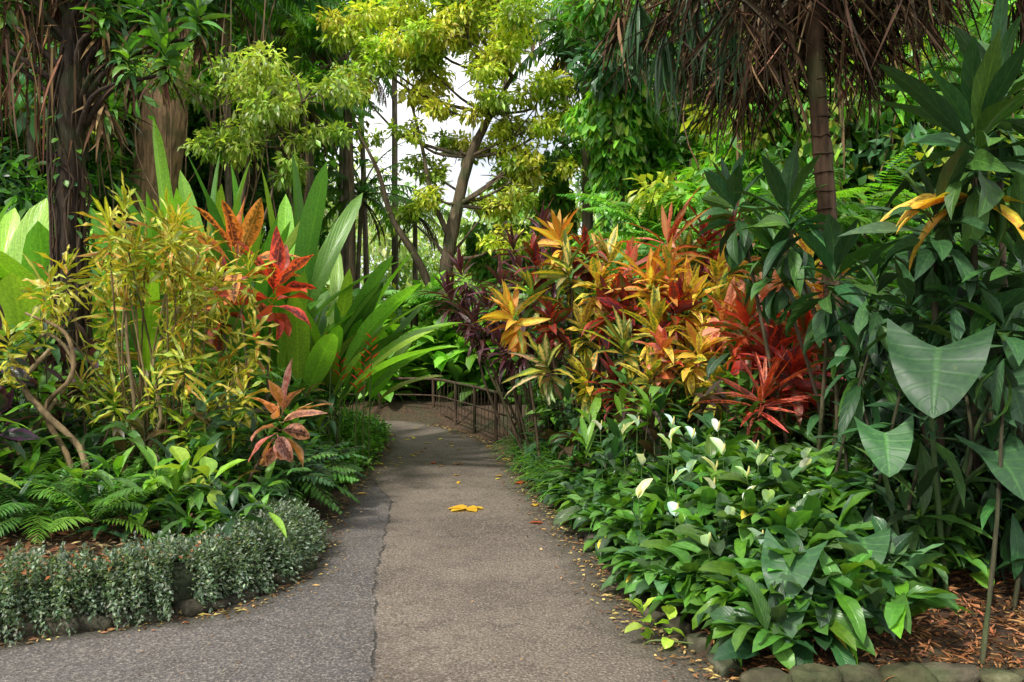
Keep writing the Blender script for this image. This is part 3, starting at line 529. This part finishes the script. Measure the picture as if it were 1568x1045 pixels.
n=420; x=R.uniform(-4.95,-3.7,n); z=R.uniform(3.55,5.3,n); y=R.uniform(6.6,7.3,n); blades(B,np.stack([x,y,z],1),R.normal(0,.3,(n,3))*A(1,1,0)+A(0,0,-1),R.uniform(.25,.8,n),.022,.3,4,'strap',.3,.2,np.array([A(.17,.10,.05),A(.08,.05,.03)]),None,DRY,3)
for c in [(-4.5,7.3,6.2),(-3.6,7.2,5.9),(-4.9,7.2,5.5)]: clump(B,c,(.7,.6,.5),500,.16,.06,DK*1.8,LEAF)
B.build('epiphyte_tree')
B=MB()
lc=[(.18,.14,.08),(.15,.11,.06),(.20,.16,.09)]
tube(B,[(-3.35,5.8,1.45),(-3.5,5.7,1.2),(-3.3,5.6,1.0),(-3.05,5.6,.75),(-2.95,5.5,.5),(-3.0,5.5,.2)],[.014,.02,.022,.022,.026,.03],lc[0],8)
tube(B,[(-3.6,5.9,1.7),(-3.25,5.8,1.55),(-3.15,5.7,1.25),(-3.35,5.7,1.0),(-3.1,5.6,.6),(-3.1,5.5,.2)],[.010,.014,.018,.018,.022,.024],lc[1],8)
tube(B,[(-3.7,6.0,1.3),(-3.45,5.9,1.55),(-3.25,5.9,1.3),(-3.45,5.8,.9),(-3.6,5.8,.7),(-3.4,5.7,.2)],[.010,.012,.014,.016,.018,.02],lc[2],8)
tube(B,[(-2.5,6.2,1.9),(-2.75,6.1,1.35),(-2.65,6.0,.9),(-2.8,5.9,.5),(-2.75,5.9,.2)],[.010,.013,.016,.02,.024],lc[2],8)
tube(B,[(-3.0,6.2,2.2),(-2.95,6.1,1.5),(-2.85,6.0,.9),(-2.9,5.9,.2)],[.009,.012,.016,.022],lc[0],8)
B.build('twisted_liana')

# ---------------- palm with dead skirt
B=MB(); px,py=2.55,6.5; pz=4.6
tube(B,[(px+.16,py,.0),(px+.12,py,1.2),(px+.02,py,2.5),(px-.08,py,3.6),(px-.12,py,pz)],[.10,.080,.068,.068,.09],(.085,.055,.035),14,BARK,8,.07)
for z in np.arange(.3,4.2,.15): tube(B,[(px+.14-.055*z+math.cos(t)*.076,py+math.sin(t)*.076,z+R.normal(0,.01)) for t in np.linspace(0,6.28,10)],.008,(.07,.045,.03),4,BARK,1)
dc=np.array([A(.11,.065,.038),A(.05,.032,.02),A(.20,.13,.075),A(.03,.022,.015),A(.07,.06,.04)])
for k in range(84):
    az=k*GOLD; r=R.uniform(.05,1.75); z=pz-.25+R.uniform(-.55,.75)+r*.05; e=A(px-.12+math.cos(az)*r,py+math.sin(az)*r*.9,z)
    tube(B,[(px-.12,py,pz-.2+R.uniform(-.2,.3)),(px-.12+math.cos(az)*r*.5,py+math.sin(az)*r*.45,z+.25),e],[.014,.012,.009],(.10,.06,.035),5,DRY,3,0)
    n=int(R.uniform(16,38)); a2=R.uniform(-2.2,2.2,n)+az; sp=R.uniform(.15,1.0); d=np.stack([np.cos(a2)*sp,np.sin(a2)*sp,-R.uniform(.35,1.2,n)],1)+R.normal(0,.15,(n,3))
    blades(B,np.tile(e,(n,1))+R.normal(0,.03,(n,3)),d,R.uniform(.35,1.1,n)*(1.1-.22*r),R.uniform(.010,.034,n),R.uniform(-.3,1.1,n),6,'strap',.6,.3,dc*R.uniform(.45,1.3),None,DRY,3,0,1.2,0,.4)
for k in range(20):
    az=k*GOLD; el=R.uniform(-.1,.9); r=R.uniform(.8,1.3); e=A(px-.12+math.cos(az)*r*math.cos(el),py+math.sin(az)*r*math.cos(el),pz+.3+r*math.sin(el))
    tube(B,[(px-.12,py,pz),e],[.02,.012],(.08,.1,.04),5,LEAF,1,0)
    n=36; a2=R.uniform(-1.6,1.6,n)+az; d=np.stack([np.cos(a2),np.sin(a2),R.uniform(-.5,.5,n)+math.sin(el)*.5],1); blades(B,np.tile(e,(n,1)),d,R.uniform(.7,1.0,n),.035,R.uniform(.5,1.4,n),5,'strap',.4,0,np.array([DK*1.3,DK*1.8]),None,LEAF,3,0,.3)
for e in [(1.2,6.3,3.9),(1.0,6.4,4.2),(1.35,6.2,4.3),(1.6,6.0,4.1)]:
    n=26; a2=R.uniform(0,6.28,n); d=np.stack([np.cos(a2)*.3,np.sin(a2)*.3,-R.uniform(.4,1,n)],1); blades(B,np.tile(A(*e),(n,1)),d,R.uniform(.5,.9,n),.03,.6,5,'strap',.4,0,np.array([DK*1.3,DK*1.8]),None,LEAF,3,0,.3)
    tube(B,[(px-.12,py,pz),((px+e[0])/2,6.4,pz+.3),e],[.015,.012,.009],(.08,.08,.04),5,DRY,3,0)
B.build('fan_palm')

# ---------------- feather palms
def palm(name,x,y,h,r=.11,n=18,L=2.4,col=None,lean=0.,dead=5,bcol=(.17,.145,.11)):
    B=MB(); col=np.array([MID,BR*.8,MID*1.2]) if col is None else col
    tube(B,[(x,y,0),(x+lean*.3,y,h*.4),(x+lean,y,h)],[r*1.3,r,r*.8],bcol,9,BARK,6,.04)
    az=np.arange(n)*GOLD; el=np.radians(np.linspace(80,-5,n)); d=np.stack([np.cos(az)*np.cos(el),np.sin(az)*np.cos(el),np.sin(el)],1)
    fronds(B,np.tile(A(x+lean,y,h),(n,1)),d,L*R.uniform(.85,1.1,n),R.uniform(.9,1.7,n),26,L*.22,.055,(1.3,.6),.35,col,SOFT,.12,2,.7,.03)
    if dead:
        az=R.uniform(0,6.28,dead); d=np.stack([np.cos(az)*.5,np.sin(az)*.5,-.2-0*az],1)
        fronds(B,np.tile(A(x+lean,y,h-.1),(dead,1)),d,L*.8,1.2,22,L*.2,.04,(1.2,.5),.6,np.array([A(.22,.14,.07),A(.14,.09,.05)]),DRY,.1,2,.7,.03)
    B.build(name)
palm('slender_palm',-5.15,20,8.6,.08,lean=.2); palm('slender_palm',-4.75,19,6.9,.07,L=1.7,lean=-.15); palm('slender_palm',-4.45,21.5,9.6,.09); palm('slender_palm',-4.35,22,5.2,.07,L=1.9,lean=.2); palm('slender_palm',-5.9,21,10,.10,lean=.3)
palm('slender_palm',-6.3,18,9.2,.08,lean=-.2); palm('slender_palm',-3.4,28,5.6,.1,L=2.0,col=np.array([LIME*.8,BR])); palm('slender_palm',1.7,18,8.3,.13,dead=12); palm('slender_palm',-.3,34,15.0,.12,L=3); palm('slender_palm',-4.4,30,14.0,.12,L=3); palm('slender_palm',2.6,22,11.0,.13,dead=9); palm('slender_palm',1.8,27,12.6,.12,L=2.8)
palm('slender_palm',-10.5,13.5,3.6,.12,L=2.2); palm('slender_palm',-9.0,15,7.5,.1,L=2.0)
for x,y in [(-7.2,25),(-6.6,26),(-8.4,27),(-6.0,28),(-7.8,30),(-9.4,26),(-5.6,31)]: palm('slender_palm',x,y,R.uniform(9,13),.11,L=2.6,n=14,dead=3,lean=R.normal(0,.4))

# ---------------- trees
def tree(name,trunk,rad,crowns,leafn,L,W,cols,bcol=(.11,.085,.06),mat=None,amt=.32,nseg=2,prof='rh',extra=None):
    B=MB(); tr=np.asarray(trunk,float); tube(B,tr,rad,bcol,12,BARK,6,.06); cols=np.atleast_2d(cols)
    for c in crowns:
        c=np.asarray(c,float); cc=c[:3]; r=c[3]
        dd=np.linalg.norm(tr-cc,axis=1)+np.maximum(tr[:,2]-cc[2]+.3,0)*2; i=int(np.argmin(dd)); s=tr[i]; rr=np.interp(i,range(len(tr)),rad)
        m=(s+cc)/2+A(R.normal(0,.15),R.normal(0,.15),-.1*np.linalg.norm(cc-s)); tube(B,[s,m,cc],[min(rr*.45,.07),.03,.015],bcol,7,BARK,4,.06)
        for _ in range(5): q=cc+R.normal(0,.5,3)*r; tube(B,[cc*.7+m*.3,(cc+q)/2+R.normal(0,.08,3),q],[.02,.014,.007],bcol,5,BARK,3,.05)
        for _ in range(5):
            o=R.normal(0,.5,3)*r*A(1,1,.5); clump(B,cc+o,(r*.5,r*.5,r*.28),int(leafn*r*r/5),L,W,cols[R.integers(0,len(cols))],mat,nseg,prof,.5,.35,amt)
    if extra:
        for p_,r_ in extra: tube(B,p_,r_,bcol,9,BARK,4,.06)
    return B.build(name)
ct=[(-1.75,17,0),(-1.5,17,1.5),(-1.38,17,3),(-1.15,17,4.2),(-.9,17,5.2),(-.45,17,6.1),(0,17,6.9)]
crw=[(-2.4,17,8.2,1.0),(-1.5,16.6,8.5,1.1),(-.6,17,8.3,1.1),(.2,17.2,7.6,1.0),(-.2,16.5,7.0,.8),(-1.0,16.4,7.6,.9),(-2.0,17,7.3,.9),(-2.8,16.8,7.2,.9),(.6,17,6.6,.8),(.3,16.8,5.7,.7),(-.6,16.6,6.2,.6),(-1.8,17,6.4,.6),(-3.3,17,7.7,.7),(-3.4,17.2,6.8,.5),(.9,17,5.9,.6),(-.1,17,4.9,.6),(-1.9,17.3,5.0,.5),(.2,17,4.3,.55),(-2.3,17.2,4.0,.4),(-.5,17,4.1,.5),(-2.2,17,5.7,.45),(.5,17,5.0,.6),(-1.2,17.4,5.5,.5),(-1.6,16.8,4.3,.4),(-.4,17.2,5.5,.5),(-.1,16.8,3.5,.5)]
CT=np.array([A(.46,.52,.06),A(.38,.47,.055),A(.56,.55,.08),A(.27,.39,.045)])
tree('canopy_tree',ct,[.19,.17,.15,.13,.11,.07,.04],crw,1900,.15,.075,CT,(.10,.08,.055),amt=.35,extra=[
 ([(-1.5,17,1.8),(-2.0,17,3.0),(-2.55,17,3.9),(-2.85,17,4.9),(-3.3,17,5.8)],[.10,.085,.065,.045,.02]),
 ([(-1.3,17,3.4),(-1.7,16.9,4.4),(-1.9,16.9,5.4),(-2.2,17,6.6)],[.07,.05,.04,.02]),
 ([(-1.1,17,4.2),(-.4,17,4.7),(.2,17,5.3)],[.06,.04,.02])])
def jtree(name,x,y,h,r,cols,leafn=800,L=.26,W=.12,nclump=12,trunkr=.20,low=.35,bcol=(.13,.10,.07),lean=0):
    tr=[(x,y,-.1),(x+lean*.3+R.normal(0,.15),y,h*.3),(x+lean*.6+R.normal(0,.2),y,h*.6),(x+lean,y,h*.9)]
    cr_=[(x+lean*.7+R.normal(0,r*.55),y+R.normal(0,r*.4)-.3,h*R.uniform(low,1),R.uniform(.8,1.35)*r*.5) for _ in range(nclump)]
    tree(name,tr,[trunkr,trunkr*.85,trunkr*.6,trunkr*.3],cr_,leafn,L,W,cols,bcol)
JC=np.array([MID*1.1,BR*.85,MID*.7,MID*1.5,BR,DK*2,YG*.5]); JB=np.array([BR*1.25,LIME*.9,BR,YG*.85,MID*1.3]); JD=np.array([DK*1.6,MID*.7,MID])
tree('giant_trunk_tree',[(-8.4,17,-.2),(-7.9,17,3),(-7.4,17,6),(-7.1,17,9),(-7,17,12)],[.66,.52,.46,.4,.3],[(-8.2,16.5,9,1.6),(-6.3,17,9.6,1.5),(-7.2,16,10.5,1.5)],700,.3,.13,JC,(.34,.22,.14))
tree('giant_trunk_tree',[(-9.3,16,-.2),(-9.1,16,3),(-8.9,16,6),(-8.8,16,9)],[.38,.3,.28,.24],[(-9.8,16,8.3,1.4),(-8.1,16,9,1.3)],700,.3,.13,JC,(.28,.18,.12))
tree('umbrella_tree',[(-5.4,15,0),(-5.2,15,3),(-4.9,15,5)],[.08,.06,.03],[(-5.6,15,5.0,.8),(-4.5,15,5.5,.8),(-3.8,15.2,6.1,.8),(-5.0,15,6.2,.9),(-3.7,15,5.2,.5),(-6.0,15,6.3,.8),(-4.4,15,4.6,.5)],1300,.16,.07,np.array([A(.27,.38,.07),A(.2,.31,.05),A(.36,.44,.09)]))
tree('umbrella_tree',[(-3.9,19,0),(-3.8,19,4),(-3.9,19,8)],[.1,.08,.04],[(-4.5,19,8.6,1.0),(-4.9,19,7.6,.9),(-3.6,19,9.3,.8)],1100,.2,.09,JB)
for a in [(-10.5,19,12,3,JC),(-13,17,10,3,JC),(-8.9,24,14,2.6,JC),(-13,23,15,4,JC),(-12,28,16,4,JC),(-12.3,15,7,2.5,JD),(-10.6,13.5,4.5,1.5,JC),(-6.6,14,3.0,1.0,JB),(-7.3,22,12,2.0,JC),
          (5.2,17,9,2.4,JC),(8,17,10,3,JC),(11,19,12,3,JC),(6.3,21,13,3,JC),(4.1,22,11,1.6,JB),(9.5,24,15,4,JC),(13,22,14,4,JC),(4.4,28,15,2,JC),(7.3,13.5,7,2.2,JB),(10,14,8,2.6,JC),(5.0,14,6,1.6,JB),(3.6,16,5.5,1.1,JB)]:
    jtree('jungle_tree',a[0],a[1],a[2],a[3],a[4],nclump=int(9+a[3]*1.8))
def vinecol(name,x,y,h,r,n,cols,lean=0):
    B=MB(); tube(B,[(x,y,0),(x+lean*.5,y,h*.5),(x+lean,y,h)],[r*.35,r*.3,r*.2],(.12,.09,.06),9,BARK,6)
    z=R.uniform(.1,1.02,n)*h; a=R.uniform(0,6.28,n); rr=r*(.75+.35*np.sin(z*2.1+x)+.25*np.sin(z*4.7+a*2))*R.uniform(.7,1.1,n)
    p=np.stack([x+lean*z/h+np.cos(a)*rr,y+np.sin(a)*rr,z],1); d=np.stack([np.cos(a)*.6,np.sin(a)*.6,-.9+0*a],1)+R.normal(0,.3,(n,3))
    blades(B,p,d,R.uniform(.12,.24,n),R.uniform(.09,.16,n),.3,3,'heart',.15,0,cols,None,SOFT,3,.2,.3,0,.32); B.build(name)
vb=np.array([BR,LIME*.8,BR*1.2,MID*1.3,MID])
vinecol('vine_covered_tree',2.1,16,7.6,.75,6500,vb*1.1); vinecol('vine_covered_tree',1.0,18.5,5.5,.6,2600,vb); vinecol('vine_covered_tree',3.9,13.5,6.5,.5,3600,JC*1.2,.5); vinecol('vine_covered_tree',6.2,12.5,7,.6,3600,JC,-.4); vinecol('vine_covered_tree',4.9,12,6,.35,2200,JC)
vinecol('vine_covered_tree',-.35,19,3.9,.75,3000,vb*.9); vinecol('vine_covered_tree',8.2,12,7,.6,2800,JC)
B=MB()
for _ in range(110):
    x=R.uniform(3.0,9.5); y=R.uniform(11,14); z=R.uniform(5,7.5); l=R.uniform(1.5,4.5); tube(B,[(x,y,z),(x+R.normal(0,.12),y,z-l*.5),(x+R.normal(0,.2),y,z-l)],.012,(.2,.13,.08),4,BARK,4)
    n=int(R.uniform(6,30)); q=R.uniform(0,1,n); blades(B,np.stack([x+R.normal(0,.08,n),y+R.normal(0,.08,n),z-l*q],1),R.normal(0,.5,(n,3))+A(0,-.2,-.7),R.uniform(.10,.2,n),.11,.4,3,'heart',.15,0,JB,None,SOFT,3,.2,.3)
for _ in range(60):
    x=R.uniform(-9,-4.5); y=R.uniform(15,19); z=R.uniform(5,9); l=R.uniform(2,5); tube(B,[(x,y,z),(x+R.normal(0,.2),y,z-l*.5),(x+R.normal(0,.3),y,z-l)],.015,(.16,.11,.07),4,BARK,4)
B.build('hanging_vines')
B=MB()
for x,y,z,n,L_ in [(1.7,11.5,2.2,16,1.5),(2.6,11.8,2.5,16,1.5),(.9,12.5,2.2,12,1.2),(3.6,11.5,2.6,14,1.5),(2.1,12.6,3.0,14,1.5),(-.9,15,1.9,14,1.2),(-1.9,15.5,2.0,14,1.2),(-.2,14.8,1.9,12,1.1),(4.6,10.5,2.8,14,1.5),(5.2,9.5,2.6,14,1.6),(3.4,9.8,2.9,12,1.3)]:
    tube(B,[(x,y,0),(x,y,z)],[.1,.07],(.06,.045,.03),8,BARK,1); az=np.arange(n)*GOLD; el=np.radians(R.uniform(15,65,n)); d=np.stack([np.cos(az)*np.cos(el),np.sin(az)*np.cos(el),np.sin(el)],1)
    fronds(B,np.tile(A(x,y,z),(n,1)),d,L_*R.uniform(.8,1.1,n),R.uniform(.8,1.4,n),30,.27,.05,(1.35,.8),.15,np.array([BR,MID*1.2,A(.15,.32,.10)]),SOFT,.12,2,.5,.012)
B.build('tree_fern')
B=MB()
def mass(n,xf,yr,zr,cols,r=1.3,ln=150,L=.42,W=.2):
    for _ in range(n):
        y=R.uniform(*yr); x=xf(y); z=R.uniform(*zr); clump(B,(x,y,z),(r,r,r*.7)*A(1,1,1)*R.uniform(.7,1.2),ln,L,W,cols[R.integers(0,len(cols))],None,2,'rh',.5,.4,.38)
mass(120,lambda y:-R.uniform(.38*y,.75*y),(21,32),(.5,15),JC); mass(85,lambda y:-R.uniform(.21*y,.42*y),(22,32),(6.5,16),np.concatenate([JC,JD]))
mass(180,lambda y:R.uniform(.13*y,.75*y),(19,32),(.5,15),np.concatenate([JC,JD]))
mass(50,lambda y:-R.uniform(.50*y,.80*y),(13,17),(.5,6.5),JC,1.0,170,.3,.14)
mass(80,lambda y:R.uniform(.30*y,.75*y),(11,15),(.5,6.5),np.concatenate([JC,JD,JB]),.9,170,.26,.13)
mass(45,lambda y:R.uniform(-.20*y,.10*y),(19,24),(.3,2.1),JB,.9,150,.3,.14)
mass(40,lambda y:-R.uniform(.25*y,.75*y),(13.5,17),(.3,1.8),JC,.9,170,.3,.14)
B.build('jungle_foliage')
B=MB()
pc=np.array([A(.36,.48,.20),A(.44,.54,.26),A(.28,.42,.16)])  # pale greens: distance haze and gap brightness put into the leaf colour
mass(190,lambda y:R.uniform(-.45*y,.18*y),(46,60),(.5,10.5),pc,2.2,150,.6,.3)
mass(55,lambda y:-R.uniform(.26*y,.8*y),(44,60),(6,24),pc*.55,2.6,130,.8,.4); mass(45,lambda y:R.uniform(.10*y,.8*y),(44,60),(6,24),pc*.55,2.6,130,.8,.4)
B.build('distant_trees')

# ---------------- railing
B=MB(); mc=(.07,.05,.035)
rail=[(.10,10.15),(-.22,10.9),(-.56,11.9),(-.9,12.7),(-1.35,13.65),(-2.3,13.85),(-3.3,13.9)]
tube(B,[(x,y,.70) for x,y in rail],.024,mc,7,BARK,3,0); tube(B,[(x,y,.42) for x,y in rail],.014,mc,6,BARK,3,0); tube(B,[(x,y,.12) for x,y in rail],.012,mc,6,BARK,3,0)
for x,y in rail: tube(B,[(x,y,-.1),(x,y,.73)],.028,mc,8,BARK,1,0)
rp=np.array(rail)
for k in range(4):
    for s in np.linspace(0,1,7)[1:-1]: q=rp[k]*(1-s)+rp[k+1]*s; tube(B,[(q[0],q[1],.1),(q[0],q[1],.70)],.005,mc,5,BARK,1,0)
B.build('railing')
B=MB(); tube(B,[(2.03,5.1,.0),(2.05,5.1,.55)],.007,(.1,.1,.1),6,BARK,1,0)
def box(B,c,s,col,mat):
    c=A(*c); s=A(*s)/2; q=np.array([[-1,-1,-1],[1,-1,-1],[1,1,-1],[-1,1,-1],[-1,-1,1],[1,-1,1],[1,1,1],[-1,1,1]])*s+c
    F=np.array([[0,3,2,1],[4,5,6,7],[0,1,5,4],[1,2,6,5],[2,3,7,6],[3,0,4,7]]); C=np.broadcast_to(A(*col),(8,3)).copy(); B.add(q,F,C,C,np.full((8,3),.5),mat)
box(B,(2.05,5.085,.60),(.06,.008,.09),(.02,.16,.2),WAXY); B.build('plant_label')

# ------------------------------------------------------------------ world, sun, camera
w=bpy.data.worlds.new('World'); scene.world=w; w.use_nodes=True; nt=w.node_tree; nt.nodes.clear()
EL=math.radians(52); AZ=math.radians(218)
sky=N_(nt,'ShaderNodeTexSky',sky_type='NISHITA'); sky.sun_disc=False; sky.sun_elevation=EL; sky.sun_rotation=AZ; sky.dust_density=2.5
tc=N_(nt,'ShaderNodeTexCoord'); cl=noise_(nt,2.2,5,tc.outputs['Generated'],.55)
col=mix_(nt,ramp_(nt,cl,.28,.48),sky.outputs[0],(10.8,10.9,11.2))
bg=N_(nt,'ShaderNodeBackground'); bg.inputs['Strength'].default_value=.145; nt.links.new(col,bg.inputs['Color'])
o=N_(nt,'ShaderNodeOutputWorld'); nt.links.new(bg.outputs[0],o.inputs[0])
sl=bpy.data.lights.new('sun','SUN'); sl.energy=5.0; sl.angle=math.radians(6); sl.color=(1,.96,.87); so=bpy.data.objects.new('sun',sl); scene.collection.objects.link(so)
from mathutils import Vector
sd=Vector((math.sin(AZ)*math.cos(EL),math.cos(AZ)*math.cos(EL),math.sin(EL))); so.rotation_euler=sd.to_track_quat('Z','Y').to_euler(); so.location=sd*30
cam=bpy.data.cameras.new('camera'); cam.lens=28; cam.sensor_width=36; cam.clip_end=500; cam.clip_start=.05
co=bpy.data.objects.new('camera',cam); co.location=(0,0,1.6); co.rotation_euler=(math.radians(90-1.03),0,0); scene.collection.objects.link(co); scene.camera=co
scene.view_settings.view_transform='Standard'; scene.view_settings.look='None'; scene.view_settings.exposure=0
